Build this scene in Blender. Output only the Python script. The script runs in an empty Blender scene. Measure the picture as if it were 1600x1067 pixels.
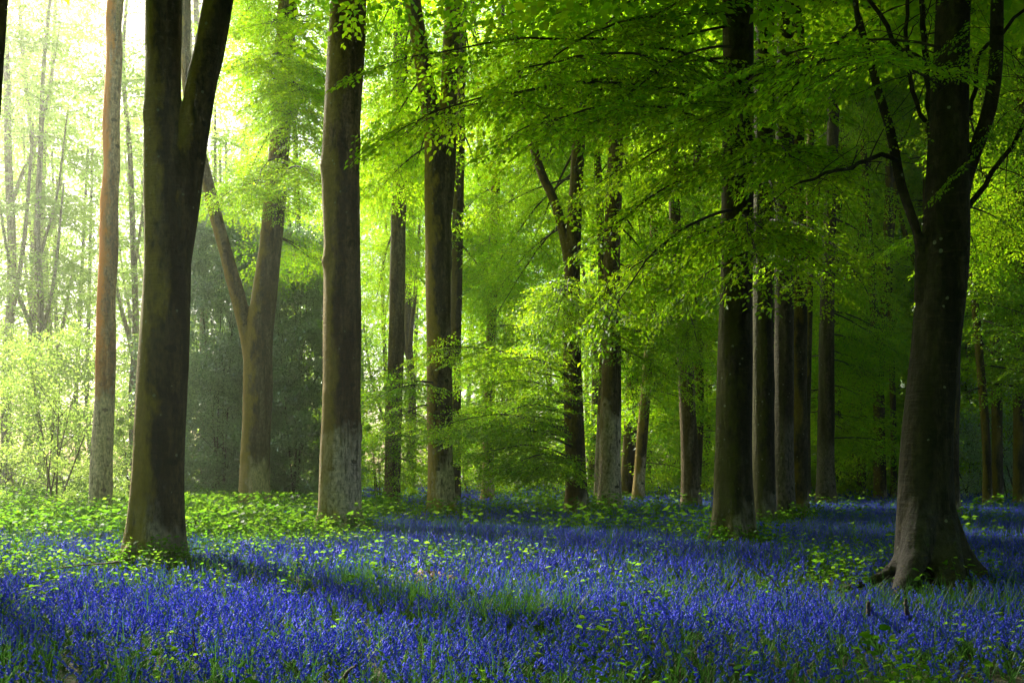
import bpy, math, random
import numpy as np
from mathutils import Vector, Matrix

SC = bpy.context.scene
COL = SC.collection
F = 1555.0            # focal length in photo pixels (35 mm)
HOR = 735.0           # horizon row
EYE = 1.4

# ------------------------------------------------------------------ camera, light, exposure
cam_d = bpy.data.cameras.new('camera'); cam = bpy.data.objects.new('camera', cam_d); COL.objects.link(cam)
cam_d.lens = 35.0; cam_d.sensor_width = 36.0
cam_d.shift_y = (HOR - 533.5) / 1600.0
cam_d.clip_start = 0.05; cam_d.clip_end = 2000
cam.location = (0, 0, EYE); cam.rotation_euler = (math.radians(90), 0, 0)
SC.camera = cam

SUN_AZ = math.radians(-38)     # measured from +Y (forward), negative = to the left
SUN_EL = math.radians(34)
w = bpy.data.worlds.new('World'); SC.world = w; w.use_nodes = True
nt = w.node_tree; nt.nodes.clear()
sky = nt.nodes.new('ShaderNodeTexSky'); sky.sky_type = 'NISHITA'; sky.sun_disc = False
sky.sun_elevation = SUN_EL; sky.sun_rotation = SUN_AZ
sky.air_density = 1.0; sky.dust_density = 3.0; sky.ozone_density = 1.0
bg = nt.nodes.new('ShaderNodeBackground'); bg.inputs['Strength'].default_value = 0.055
wo = nt.nodes.new('ShaderNodeOutputWorld')
nt.links.new(sky.outputs[0], bg.inputs[0]); nt.links.new(bg.outputs[0], wo.inputs[0])

sd = bpy.data.lights.new('sun', 'SUN'); sun = bpy.data.objects.new('sun', sd); COL.objects.link(sun)
sd.energy = 5.0; sd.angle = math.radians(8); sd.color = (1.0, 0.94, 0.82)
sdir = Vector((math.sin(SUN_AZ) * math.cos(SUN_EL), math.cos(SUN_AZ) * math.cos(SUN_EL), math.sin(SUN_EL)))
sun.rotation_euler = sdir.to_track_quat('Z', 'Y').to_euler()
sun.location = (-30, 30, 60)

SC.view_settings.view_transform = 'Standard'; SC.view_settings.look = 'None'
SC.view_settings.gamma = 1.0; SC.view_settings.use_curve_mapping = False
SC.view_settings.exposure = 2.1
SC.cycles.max_bounces = 8; SC.cycles.diffuse_bounces = 4; SC.cycles.transmission_bounces = 6
SC.cycles.volume_bounces = 0; SC.cycles.transparent_max_bounces = 4
SC.cycles.sample_clamp_indirect = 6.0

HAZE_DENSITY = 0.0009

# ------------------------------------------------------------------ helpers
def gz(x, y):
    x = np.asarray(x, float); y = np.asarray(y, float)
    return (0.05*np.sin(x*0.45+1.3)*np.cos(y*0.37) + 0.035*np.sin(x*1.1+y*0.8) + 0.10*np.sin(x*0.13+0.5)*np.sin(y*0.11))*np.clip((y+20)/20, 0, 1)

def P(px, py, Y):
    return np.array([(px-800.0)*Y/F, Y, EYE + (HOR-py)*Y/F])

def tag(o, label=None, cat=None, group=None, kind=None):
    if label: o['label'] = label
    if cat: o['category'] = cat
    if group: o['group'] = group
    if kind: o['kind'] = kind
    return o

def empty(name, loc, **k):
    o = bpy.data.objects.new(name, None); COL.objects.link(o); o.location = loc
    o.empty_display_size = 0.2
    return tag(o, **k)

class Acc:
    """collects quads (numpy) and becomes ONE mesh"""
    def __init__(s): s.v=[]; s.f=[]; s.t=[]; s.m=[]; s.n=0
    def add(s, v, f, t, m=0):
        v=np.asarray(v,np.float32).reshape(-1,3); f=np.asarray(f,np.int64).reshape(-1,4)
        s.v.append(v); s.f.append(f+s.n)
        s.t.append(np.broadcast_to(np.asarray(t,np.float32),(len(v),)).copy())
        s.m.append(np.full(len(f),m,np.int32) if np.isscalar(m) else np.asarray(m,np.int32)); s.n+=len(v)
    def arrays(s):
        return np.concatenate(s.v), np.concatenate(s.f), np.concatenate(s.t), np.concatenate(s.m)
    def mesh(s, name, mats, smooth=True, origin=None):
        v,f,t,m = s.arrays()
        if origin is not None: v = v - np.asarray(origin,np.float32)
        me = bpy.data.meshes.new(name)
        me.vertices.add(len(v)); me.vertices.foreach_set('co', v.astype(np.float32).ravel())
        me.loops.add(len(f)*4); me.loops.foreach_set('vertex_index', f.astype(np.int32).ravel())
        me.polygons.add(len(f)); me.polygons.foreach_set('loop_start', (np.arange(len(f))*4).astype(np.int32))
        try: me.polygons.foreach_set('loop_total', np.full(len(f),4,np.int32))
        except Exception: pass
        me.polygons.foreach_set('material_index', m)
        me.polygons.foreach_set('use_smooth', np.full(len(f), smooth))
        a = me.attributes.new('tint','FLOAT','POINT'); a.data.foreach_set('value', t)
        for mm in mats: me.materials.append(mm)
        me.update(); me.validate()
        return me
    def obj(s, name, mats, parent=None, smooth=True, origin=None, **k):
        o = bpy.data.objects.new(name, s.mesh(name, mats, smooth, origin)); COL.objects.link(o)
        if parent is not None: o.parent = parent
        elif origin is not None: o.location = origin
        return tag(o, **k)

def tube(path, rad, seg=8, lobes=None, cap=False, rng=None):
    """path (n,3), rad (n,) -> verts, quads; lobes(i, theta) multiplies the radius"""
    path=np.asarray(path,float); rad=np.asarray(rad,float); n=len(path)
    tan=np.gradient(path,axis=0); tan/=np.linalg.norm(tan,axis=1,keepdims=True)+1e-9
    up=np.array([0.,1.,0.]) if abs(tan[0][1])<0.9 else np.array([1.,0,0])
    th=np.linspace(0,2*np.pi,seg,endpoint=False)
    V=[]
    a=np.cross(up,tan[0]); a/=np.linalg.norm(a)
    for i in range(n):
        a=a-np.dot(a,tan[i])*tan[i]; a/=np.linalg.norm(a)+1e-9
        b=np.cross(tan[i],a)
        r=rad[i]*(lobes[i] if lobes is not None else 1.0)
        V.append(path[i]+np.outer(np.cos(th)*r,a)+np.outer(np.sin(th)*r,b))
    V=np.concatenate(V)
    i=np.arange(n-1)[:,None]*seg; j=np.arange(seg)[None,:]; j2=(j+1)%seg
    Q=np.stack([i+j,i+j2,i+seg+j2,i+seg+j],-1).reshape(-1,4)
    if cap:   # pinch both ends shut
        e0=len(V); V=np.vstack([V,path[0]-tan[0]*0.01,path[-1]+tan[-1]*rad[-1]*0.3])
        q=[]
        for k in range(0,seg,2):
            q.append([(k+2)%seg,(k+1)%seg,k,e0]); b0=(n-1)*seg
            q.append([b0+k,b0+(k+1)%seg,b0+(k+2)%seg,e0+1])
        Q=np.vstack([Q,q])
    return V,Q

def curve_pts(keys, step):
    """smooth Catmull-Rom through keys (n,k)"""
    K=np.asarray(keys,float)
    if len(K)==2: 
        n=max(2,int(np.linalg.norm(K[1,:3]-K[0,:3])/step)+1); t=np.linspace(0,1,n)[:,None]; return K[0]*(1-t)+K[1]*t
    E=np.vstack([2*K[0]-K[1],K,2*K[-1]-K[-2]]); out=[]
    for i in range(1,len(E)-2):
        p0,p1,p2,p3=E[i-1:i+3]; n=max(2,int(np.linalg.norm(p2[:3]-p1[:3])/step))
        t=np.linspace(0,1,n,endpoint=False)[:,None]
        out.append(0.5*((2*p1)+(-p0+p2)*t+(2*p0-5*p1+4*p2-p3)*t*t+(-p0+3*p1-3*p2+p3)*t**3))
    out.append(K[-1:]); return np.vstack(out)

# ------------------------------------------------------------------ materials
def new_mat(name):
    m=bpy.data.materials.new(name); m.use_nodes=True; n=m.node_tree; n.nodes.clear(); return m,n
def N(n,t,**k):
    o=n.nodes.new(t)
    for a,b in k.items(): setattr(o,a,b)
    return o
def L(n,a,b): n.links.new(a,b)
def rgb(c): return (c[0],c[1],c[2],1.0)
def mix(n,fac,a,b,mode='MIX'):
    o=N(n,'ShaderNodeMix',data_type='RGBA',blend_type=mode)
    for s,v in ((0,fac),(6,a),(7,b)):
        if hasattr(v,'links'): L(n,v,o.inputs[s])
        elif isinstance(v,tuple): o.inputs[s].default_value=rgb(v)
        else: o.inputs[s].default_value=v
    return o.outputs[2]
def mth(n,op,a,b=0.0,clamp=False):
    o=N(n,'ShaderNodeMath',operation=op,use_clamp=clamp)
    for s,v in ((0,a),(1,b)):
        if hasattr(v,'links'): L(n,v,o.inputs[s])
        else: o.inputs[s].default_value=v
    return o.outputs[0]
def ramp(n,f,a,b):
    o=N(n,'ShaderNodeMapRange',clamp=True); L(n,f,o.inputs[0]); o.inputs[1].default_value=a; o.inputs[2].default_value=b
    return o.outputs[0]
def noise(n,vec,scale,detail=3,rough=0.55,mapscale=None,loc=None):
    if mapscale is not None or loc is not None:
        mp=N(n,'ShaderNodeMapping'); L(n,vec,mp.inputs[0]); vec=mp.outputs[0]
        if mapscale: mp.inputs['Scale'].default_value=mapscale
        if loc: mp.inputs['Location'].default_value=loc
    o=N(n,'ShaderNodeTexNoise'); L(n,vec,o.inputs['Vector']); o.inputs['Scale'].default_value=scale
    o.inputs['Detail'].default_value=detail; o.inputs['Roughness'].default_value=rough
    return o.outputs['Fac']

def leaf_mat(name, c0, c1, t0, t1, trans=0.55, gloss=0.06, rough=0.35, big=None):
    """tint 0..1 mixes c0->c1 (reflected) and t0->t1 (light that comes through)"""
    m,n=new_mat(name)
    at=N(n,'ShaderNodeAttribute',attribute_name='tint').outputs['Fac']
    if big is not None:
        tc=N(n,'ShaderNodeTexCoord').outputs['Object']
        at=mth(n,'ADD',at,mth(n,'MULTIPLY',mth(n,'SUBTRACT',noise(n,tc,big,2),0.5),0.9),True)
    d=N(n,'ShaderNodeBsdfDiffuse'); L(n,mix(n,at,c0,c1),d.inputs[0])
    t=N(n,'ShaderNodeBsdfTranslucent'); L(n,mix(n,at,t0,t1),t.inputs[0])
    g=N(n,'ShaderNodeBsdfGlossy'); g.inputs['Roughness'].default_value=rough; g.inputs[0].default_value=(1,1,1,1)
    a=N(n,'ShaderNodeMixShader'); a.inputs[0].default_value=trans; L(n,d.outputs[0],a.inputs[1]); L(n,t.outputs[0],a.inputs[2])
    b=N(n,'ShaderNodeMixShader'); b.inputs[0].default_value=gloss; L(n,a.outputs[0],b.inputs[1]); L(n,g.outputs[0],b.inputs[2])
    o=N(n,'ShaderNodeOutputMaterial'); L(n,b.outputs[0],o.inputs[0]); return m

def bark_mat(name, brown=(0.075,0.05,0.03), grey=(0.17,0.14,0.115), pale=(0.50,0.41,0.42), pale_h=1.9,
             moss=0.5, mosscol=(0.24,0.16,0.010), orange=0.0, seed=0.0, ridge=0.4):
    m,n=new_mat(name)
    tc=N(n,'ShaderNodeTexCoord'); O=tc.outputs['Object']; ge=N(n,'ShaderNodeNewGeometry')
    sx=N(n,'ShaderNodeSeparateXYZ'); L(n,O,sx.inputs[0]); nx=N(n,'ShaderNodeSeparateXYZ'); L(n,ge.outputs['Normal'],nx.inputs[0])
    lo=(seed*3.1,seed*1.7,seed*2.3)
    streak=noise(n,O,3.0,4,0.6,(1.6,1.6,0.22),lo)
    fine=noise(n,O,18.0,5,0.7,(1,1,0.55),lo)
    blot=noise(n,O,1.7,3,0.6,(1,1,0.6),lo)
    ring=noise(n,O,9.0,3,0.6,(0.35,0.35,3.2),lo)
    col=mix(n,ramp(n,streak,0.44,0.60),brown,tuple(c*1.35 for c in grey))
    col=mix(n,mth(n,'MULTIPLY',ramp(n,noise(n,O,4.5,4,0.7,(1,1,0.7),(lo[0],lo[1]+4,lo[2])),0.56,0.66),0.6),col,tuple(c*0.35 for c in brown))
    # pale smooth foot of the stem
    ph=mth(n,'ADD',mth(n,'ADD',sx.outputs[2],mth(n,'MULTIPLY',mth(n,'SUBTRACT',blot,0.5),3.6)),mth(n,'MULTIPLY',mth(n,'SUBTRACT',fine,0.5),1.6))
    pm=N(n,'ShaderNodeMapRange',clamp=True); L(n,ph,pm.inputs[0]); pm.inputs[1].default_value=pale_h+0.1; pm.inputs[2].default_value=pale_h-0.35
    col=mix(n,mth(n,'MULTIPLY',pm.outputs[0],0.9),col,pale)
    # crisp dark streaks and eye-shaped scars
    st2=noise(n,O,7.0,6,0.75,(1.3,1.3,0.16),(lo[2],lo[0],lo[1]))
    col=mix(n,mth(n,'MULTIPLY',ramp(n,st2,0.55,0.62),0.75),col,tuple(c*0.3 for c in brown))
    vk=N(n,'ShaderNodeTexVoronoi'); mk_=N(n,'ShaderNodeMapping'); L(n,O,mk_.inputs[0]); mk_.inputs['Scale'].default_value=(1.0,1.0,1.5); L(n,mk_.outputs[0],vk.inputs['Vector']); vk.inputs['Scale'].default_value=1.7
    col=mix(n,mth(n,'MULTIPLY',mth(n,'LESS_THAN',mth(n,'ADD',vk.outputs['Distance'],mth(n,'MULTIPLY',fine,0.12)),0.20),0.8),col,tuple(c*0.25 for c in brown))
    # rings
    col=mix(n,mth(n,'MULTIPLY',ramp(n,ring,0.60,0.68),0.55),col,(0.05,0.035,0.025))
    # mottling
    col=mix(n,0.9,col,mix(n,ramp(n,fine,0.3,0.7),(0.1,0.09,0.08),(2.1,1.95,1.85)),'MULTIPLY')
    # moss on the left-facing side, its colour brightened to paint in light from there
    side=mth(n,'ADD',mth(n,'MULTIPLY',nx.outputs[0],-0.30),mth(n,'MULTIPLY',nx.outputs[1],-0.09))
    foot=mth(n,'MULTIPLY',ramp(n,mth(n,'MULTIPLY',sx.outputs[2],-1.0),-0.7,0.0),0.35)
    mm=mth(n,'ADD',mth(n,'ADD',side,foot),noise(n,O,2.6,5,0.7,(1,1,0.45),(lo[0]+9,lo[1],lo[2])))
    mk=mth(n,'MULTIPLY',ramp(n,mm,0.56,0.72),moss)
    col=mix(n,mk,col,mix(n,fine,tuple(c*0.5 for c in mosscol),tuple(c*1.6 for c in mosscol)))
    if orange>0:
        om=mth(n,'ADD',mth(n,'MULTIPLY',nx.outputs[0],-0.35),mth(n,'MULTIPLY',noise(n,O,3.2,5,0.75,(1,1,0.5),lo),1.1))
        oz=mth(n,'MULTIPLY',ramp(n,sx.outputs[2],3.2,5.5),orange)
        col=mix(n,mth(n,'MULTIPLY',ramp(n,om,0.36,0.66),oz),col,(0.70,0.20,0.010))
    # lichen spots
    vo=N(n,'ShaderNodeTexVoronoi'); L(n,O,vo.inputs['Vector']); vo.inputs['Scale'].default_value=5.0
    sp=mth(n,'MULTIPLY',mth(n,'LESS_THAN',mth(n,'ADD',vo.outputs['Distance'],mth(n,'MULTIPLY',fine,0.2)),0.20),mth(n,'GREATER_THAN',blot,0.5))
    col=mix(n,mth(n,'MULTIPLY',sp,0.45),col,(0.33,0.34,0.25))
    b=N(n,'ShaderNodeBsdfPrincipled'); L(n,col,b.inputs['Base Color']); b.inputs['Roughness'].default_value=0.82
    b.inputs['Specular IOR Level'].default_value=0.25
    bp=N(n,'ShaderNodeBump'); bp.inputs['Strength'].default_value=0.9; bp.inputs['Distance'].default_value=0.045
    h=mth(n,'ADD',mth(n,'ADD',mth(n,'MULTIPLY',fine,0.7),mth(n,'MULTIPLY',ring,0.5)),mth(n,'ADD',mth(n,'MULTIPLY',streak,ridge*2),mth(n,'MULTIPLY',mk,0.5)))
    L(n,h,bp.inputs['Height']); L(n,bp.outputs[0],b.inputs['Normal'])
    o=N(n,'ShaderNodeOutputMaterial'); L(n,b.outputs[0],o.inputs[0]); return m

def flat_mat(name, c, c2=None, scale=8.0, rough=0.85):
    m,n=new_mat(name); O=N(n,'ShaderNodeTexCoord').outputs['Object']
    b=N(n,'ShaderNodeBsdfPrincipled'); b.inputs['Roughness'].default_value=rough
    L(n,mix(n,noise(n,O,scale,5,0.65),c,c2 or tuple(x*0.5 for x in c)),b.inputs['Base Color'])
    bp=N(n,'ShaderNodeBump'); bp.inputs['Distance'].default_value=0.02; L(n,noise(n,O,scale*3,4),bp.inputs['Height']); L(n,bp.outputs[0],b.inputs['Normal'])
    o=N(n,'ShaderNodeOutputMaterial'); L(n,b.outputs[0],o.inputs[0]); return m

M={}
M['leaf']=leaf_mat('beech_leaf',(0.05,0.14,0.008),(0.13,0.24,0.012),(0.26,0.62,0.006),(0.60,0.82,0.012),0.67,0.02,big=0.35)
M['leaf_pale_lit']=leaf_mat('pale_lit_leaf',(0.15,0.26,0.04),(0.28,0.38,0.08),(0.36,0.60,0.07),(0.56,0.72,0.14),0.55,0.04,big=0.3)  # light green leaf, brightened further to carry the glow of the left wood
M['holly']=leaf_mat('holly_leaf',(0.02,0.08,0.02),(0.22,0.36,0.13),(0.08,0.24,0.04),(0.34,0.54,0.18),0.45,0.2,rough=0.3,big=0.9)
M['twig']=flat_mat('twig_bark',(0.05,0.035,0.025))
M['stick']=flat_mat('dead_wood',(0.16,0.12,0.085),(0.05,0.035,0.025),12)
M['herb']=leaf_mat('undergrowth_leaf',(0.04,0.12,0.012),(0.085,0.17,0.015),(0.14,0.38,0.012),(0.30,0.50,0.03),0.5,0.006,big=0.5)
M['grass']=leaf_mat('grass_blade',(0.02,0.065,0.015),(0.05,0.12,0.025),(0.05,0.18,0.02),(0.11,0.27,0.03),0.4,0.02,rough=0.5)
M['bell']=leaf_mat('bluebell_petal',(0.028,0.050,0.58),(0.085,0.115,0.76),(0.03,0.05,0.60),(0.14,0.12,0.85),0.3,0.012,big=0.6)
M['stem']=leaf_mat('bluebell_stem',(0.04,0.10,0.03),(0.09,0.17,0.04),(0.06,0.2,0.03),(0.12,0.3,0.05),0.3,0.015,rough=0.5)
M['fern']=leaf_mat('fern_leaf',(0.05,0.20,0.015),(0.09,0.26,0.02),(0.12,0.5,0.02),(0.22,0.6,0.03),0.5,0.04)

# ground
def ground_mat():
    m,n=new_mat('woodland_soil'); O=N(n,'ShaderNodeTexCoord').outputs['Object']
    c=mix(n,ramp(n,noise(n,O,1.1,5),0.4,0.6),(0.035,0.024,0.015),(0.022,0.040,0.012))
    c=mix(n,ramp(n,noise(n,O,14,5,0.7),0.45,0.7),c,(0.10,0.062,0.032))
    b=N(n,'ShaderNodeBsdfPrincipled'); L(n,c,b.inputs['Base Color']); b.inputs['Roughness'].default_value=0.95
    bp=N(n,'ShaderNodeBump'); bp.inputs['Distance'].default_value=0.06; L(n,noise(n,O,18,5),bp.inputs['Height']); L(n,bp.outputs[0],b.inputs['Normal'])
    o=N(n,'ShaderNodeOutputMaterial'); L(n,b.outputs[0],o.inputs[0]); return m
def build_ground():
    xs=np.concatenate([np.linspace(-400,-60,12)[:-1],np.linspace(-60,60,161),np.linspace(60,400,12)[1:]])
    ys=np.concatenate([np.linspace(-200,-20,8)[:-1],np.linspace(-20,110,175),np.linspace(110,600,12)[1:]])
    X,Y=np.meshgrid(xs,ys); Z=gz(X,Y); nx=len(xs); ny=len(ys)
    i=np.arange(ny-1)[:,None]*nx; j=np.arange(nx-1)[None,:]
    Q=np.stack([i+j,i+j+1,i+nx+j+1,i+nx+j],-1)
    a=Acc(); a.add(np.stack([X,Y,Z],-1),Q,0.5)
    a.obj('ground',[ground_mat()],kind='structure')
build_ground()

# ------------------------------------------------------------------ foliage templates
def leaf_quads(pos, d, nrm, size, hexa, widthf=0.62):
    """pos,d,nrm (n,3), size (n,) -> verts, quads"""
    d=d/np.linalg.norm(d,axis=1,keepdims=True); s=np.cross(nrm,d); s/=np.linalg.norm(s,axis=1,keepdims=True)+1e-9
    u=np.cross(d,s); n=len(pos); L_=size[:,None]; W=L_*widthf*0.5
    if hexa:
        tip=pos+d*L_-u*L_*0.12
        v=np.stack([pos, pos+d*L_*0.3+s*W*0.95+u*L_*0.07, pos+d*L_*0.68+s*W*0.8+u*L_*0.04, tip,
                    pos+d*L_*0.68-s*W*0.8+u*L_*0.04, pos+d*L_*0.3-s*W*0.95+u*L_*0.07],1).reshape(-1,3)
        b=np.arange(n)[:,None]*6
        q=np.concatenate([b+np.array([0,1,2,3]),b+np.array([0,3,4,5])],1).reshape(-1,4)
        return v,q,6
    v=np.stack([pos,pos+d*L_*0.45+s*W+u*L_*0.05,pos+d*L_-u*L_*0.08,pos+d*L_*0.45-s*W+u*L_*0.05],1).reshape(-1,3)
    b=np.arange(n)[:,None]*4; return v,b+np.array([0,1,2,3]),4

def make_fan(rng, Lm=1.7, leaf=0.065, sp=0.055, sub=0.16, hexa=False, twigs=True, droop=0.25, depth=2):
    """a flat beech spray in the XY plane, tip towards +X"""
    lp=[];ld=[]; tw=[]
    def twig(p, ang, ln, lev, z0):
        n=max(3,int(ln/0.12)+1); pts=[]; a=ang; q=np.array([p[0],p[1],z0]); pts.append(q.copy())
        st=ln/n
        for i in range(n):
            a+=rng.normal(0,0.10); q=q+np.array([math.cos(a)*st,math.sin(a)*st,rng.normal(0,0.012)-droop*st*(0.3+i/n)*0.9]); pts.append(q.copy())
        pts=np.array(pts); tw.append((pts,lev))
        if lev<depth and ln>0.3:
            k=int(ln/sub); side=1 if rng.random()<.5 else -1
            for i in range(k):
                f=(i+0.7)/(k+0.4); j=min(n-1,int(f*n)); pp=pts[j]
                l2=(0.62*ln*(1-f)**0.75+0.12)*rng.uniform(0.75,1.15)*(1.0 if lev==0 else 0.8)
                side=-side; twig(pp,a*0.3+ang*0.7+side*rng.uniform(0.65,0.95),l2,lev+1,pp[2])
        s0=0.45*ln if lev==0 else 0.12*ln
        m=max(1,int((ln-s0)/sp)); sd=1
        for i in range(m):
            f=(s0+(i+0.5)*sp)/ln; x=min(f*n,n-1e-3); j=int(x); pp=pts[j]*(1-(x-j))+pts[j+1]*(x-j)
            sd=-sd; aa=ang+sd*rng.uniform(0.5,1.0)
            lp.append(pp); ld.append([math.cos(aa),math.sin(aa),rng.normal(-0.25,0.25)])
        aa=ang; lp.append(pts[-1]); ld.append([math.cos(aa),math.sin(aa),-0.3])
    twig((0,0),0.0,Lm,0,0.0)
    lp=np.array(lp); ld=np.array(ld); n=len(lp)
    nr=np.stack([rng.normal(0,0.6,n),rng.normal(0,0.6,n),np.ones(n)],1)
    sz=leaf*rng.uniform(0.7,1.15,n)
    v,q,k=leaf_quads(lp,ld,nr,sz,hexa)
    t=np.repeat(rng.uniform(0,1,n)**1.3*0.8,k)
    A=Acc(); A.add(v,q,t,0)
    if twigs:
        for pts,lev in tw:
            if lev>1: continue
            r=np.linspace(0.007 if lev==0 else 0.0035,0.002,len(pts)); V,Q=tube(pts,r,4); A.add(V,Q,0.5,1)
    return A.arrays()

R=np.random.default_rng(7)
FANS={
 'near':[make_fan(R,1.5,0.088,0.070,0.20,True,True) for _ in range(4)],
 'mid':[make_fan(R,1.8,0.098,0.076,0.21,False,True) for _ in range(4)],
 'far':[make_fan(R,2.2,0.125,0.095,0.27,False,True) for _ in range(3)],
 'bg':[make_fan(R,2.8,0.19,0.15,0.42,False,False) for _ in range(3)],
 'roof':[make_fan(R,3.0,0.20,0.15,0.38,False,False) for _ in range(3)],
}
def place_fan(A, fan, pos, d, rng, scale=1.0, roll=0.3, tintoff=0.0):
    v,f,t,m=fan
    d=np.asarray(d,float); d/=np.linalg.norm(d); h=np.cross([0,0,1.0],d); h/=np.linalg.norm(h)+1e-9; u=np.cross(d,h)
    r=rng.normal(0,roll); h2=h*math.cos(r)+u*math.sin(r); u2=np.cross(d,h2)
    flip=1 if rng.random()<0.5 else -1
    Mx=np.stack([d,h2*flip,u2],0)*scale
    A.add(v@Mx+pos, f, np.clip(t+rng.uniform(0,0.4)+tintoff,0,1), m)

def bezier(S,E,lift,n):
    t=np.linspace(0,1,n)[:,None]; Mp=(np.asarray(S)+np.asarray(E))*0.5+np.array([0,0,lift])
    return (1-t)**2*S+2*t*(1-t)*Mp+t*t*np.asarray(E)

def bough(A, S, E, rng, kind, r0=0.035, nf=None, lift=None, scale=1.0, start=0.25, roll=0.3):
    S=np.asarray(S,float); E=np.asarray(E,float); D=np.linalg.norm(E-S)
    n=max(5,int(D/0.35)); C=bezier(S,E,(0.12*D if lift is None else lift),n)
    C+=np.cumsum(rng.normal(0,0.02,(n,3)),axis=0)*np.linspace(0,1,n)[:,None]
    V,Q=tube(C,np.linspace(r0,0.008,n),6); A.add(V,Q,0.5,1)
    nf=nf or max(3,int(D/(0.52 if kind=='near' else 0.44))); side=1
    for i in range(nf):
        f=start+(1-start)*(i+0.5)/nf; x=min(f*(n-1),n-1.001); j=int(x); p=C[j]*(1-(x-j))+C[j+1]*(x-j)
        tg=C[j+1]-C[j]; tg/=np.linalg.norm(tg); side=-side
        az=side*rng.uniform(0.45,1.15); c,s=math.cos(az),math.sin(az)
        d=np.array([tg[0]*c-tg[1]*s,tg[0]*s+tg[1]*c,tg[2]*0.6-rng.uniform(0.0,0.3)])
        place_fan(A,FANS[kind][rng.integers(len(FANS[kind]))],p,d,rng,scale*rng.uniform(0.7,1.15)*(1.1-0.35*f),roll)
    place_fan(A,FANS[kind][rng.integers(len(FANS[kind]))],C[-1],C[-1]-C[-2],rng,scale*0.8,roll)

# ------------------------------------------------------------------ trees
TREES=[]
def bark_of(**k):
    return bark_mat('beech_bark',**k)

def stem(A, keys, seg, rng, flare=0.0, top=None, rough=0.035, lobes=6):
    """keys (n,4): x,y,z,r ; the first key is the foot"""
    C=curve_pts(keys,0.16 if seg>=20 else 0.3)
    C[:,3]=np.maximum(C[:,3],0.01)
    n=len(C); th=np.linspace(0,2*np.pi,seg,endpoint=False); z=C[:,2]-C[0,2]
    ph=rng.uniform(0,6.28,4); L_=[]
    kn=[(rng.uniform(0.5,max(1,z[-1]*0.6)),rng.uniform(0,6.28),rng.uniform(0.03,0.10),rng.uniform(0.08,0.2)) for _ in range(26 if seg>=20 else 0)]
    for i in range(n):
        l=1+rough*np.sin(2*th+ph[0]+z[i]*0.25)+rough*0.6*np.sin(3*th+ph[1]-z[i]*0.4)+0.02*np.sin(5*th+z[i]*1.3+ph[3])
        l=l*(1+0.02*math.sin(z[i]*2.1+ph[2]))
        if flare>0:
            e=math.exp(-z[i]/0.45); e2=math.exp(-z[i]/1.3)
            l=l*(1+flare*0.28*e2+flare*e*(0.35+1.0*np.abs(np.sin(lobes*0.5*th+ph[1]))**1.5))
        for zk,tk,ak,wk in kn:
            if abs(z[i]-zk)<0.6: l=l+ak*np.exp(-((z[i]-zk)/wk)**2)*np.exp(-((np.abs((th-tk+np.pi)%(2*np.pi)-np.pi))/0.4)**2)
        L_.append(l)
    V,Q=tube(C[:,:3],C[:,3],seg,lobes=L_,cap=True); A.add(V,Q,0.5,0)

def tree(Y, path, label, forks=(), limbs=(), bark=None, top=20.0, flare=0.5, seg=24, seed=1, group='tall beech trunks of the wood', voxel=0.03, roots=(), name='beech_tree'):
    """path: [(px,py,width_px[,dY])...] from the foot upwards; forks: more such paths fused to the stem; limbs: thinner boughs as parts"""
    rng=np.random.default_rng(seed)
    def keys(p, extend=None, foot=False):
        K=[]
        for q in p:
            y=Y+(q[3] if len(q)>3 else 0.0); c=P(q[0],q[1],y); K.append([c[0],c[1],c[2],q[2]*y/F/2])
        if foot: K[0][2]=float(gz(K[0][0],K[0][1]))-0.12
        if extend:
            a,b=np.array(K[-2]),np.array(K[-1]); dz=max(0.3,b[2]-a[2])
            if b[2]<extend:
                s=(extend-b[2])/dz; e=b+(b-a)*s*0.8; e[2]=extend; e[3]=max(0.06,b[3]*0.35); mid=(b+e)/2; mid[3]=b[3]*0.72
                K+= [list(mid),list(e)]
        return np.array(K)
    top=max(top,EYE+HOR*Y/F+4); K=keys(path,top,True); base=K[0,:3].copy(); base[2]=float(gz(base[0],base[1]))
    root=empty(name,tuple(base),label=label,cat='tree',group=group)
    A=Acc(); stem(A,K,seg,rng,flare)
    fk=[keys(f,top) for f in forks]
    for k in fk: stem(A,k,seg,rng,0.0)
    for r in roots:
        kk=[]
        for q in r:
            c=P(q[0],q[1],Y+q[3]); kk.append([c[0],c[1],c[2],q[2]*(Y+q[3])/F/2])
        stem(A,np.array(kk),12,rng,0.0,rough=0.12)
    o=A.obj('trunk',[bark],root,origin=base)
    if forks or roots:
        rm=o.modifiers.new('join','REMESH'); rm.mode='VOXEL'; rm.voxel_size=voxel; rm.use_smooth_shade=True
        sm=o.modifiers.new('soften','SMOOTH'); sm.factor=0.5; sm.iterations=5
    for lm in limbs:
        kk=keys(lm); B=Acc(); C=curve_pts(kk,0.15); C[1:-1,:3]+=rng.normal(0,0.012,(len(C)-2,3))
        V,Q=tube(C[:,:3],C[:,3],10,cap=True); B.add(V,Q,0.5,0); B.obj('limb',[bark],root,origin=base)
    T=dict(root=root,K=K,base=base,rng=rng,crown=Acc(),Y=Y,bark=bark,fk=fk)
    TREES.append(T); return T

def at_z(T,z):
    K=T['K']; return np.array([np.interp(z,K[:,2],K[:,0]),np.interp(z,K[:,2],K[:,1]),z])

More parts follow.
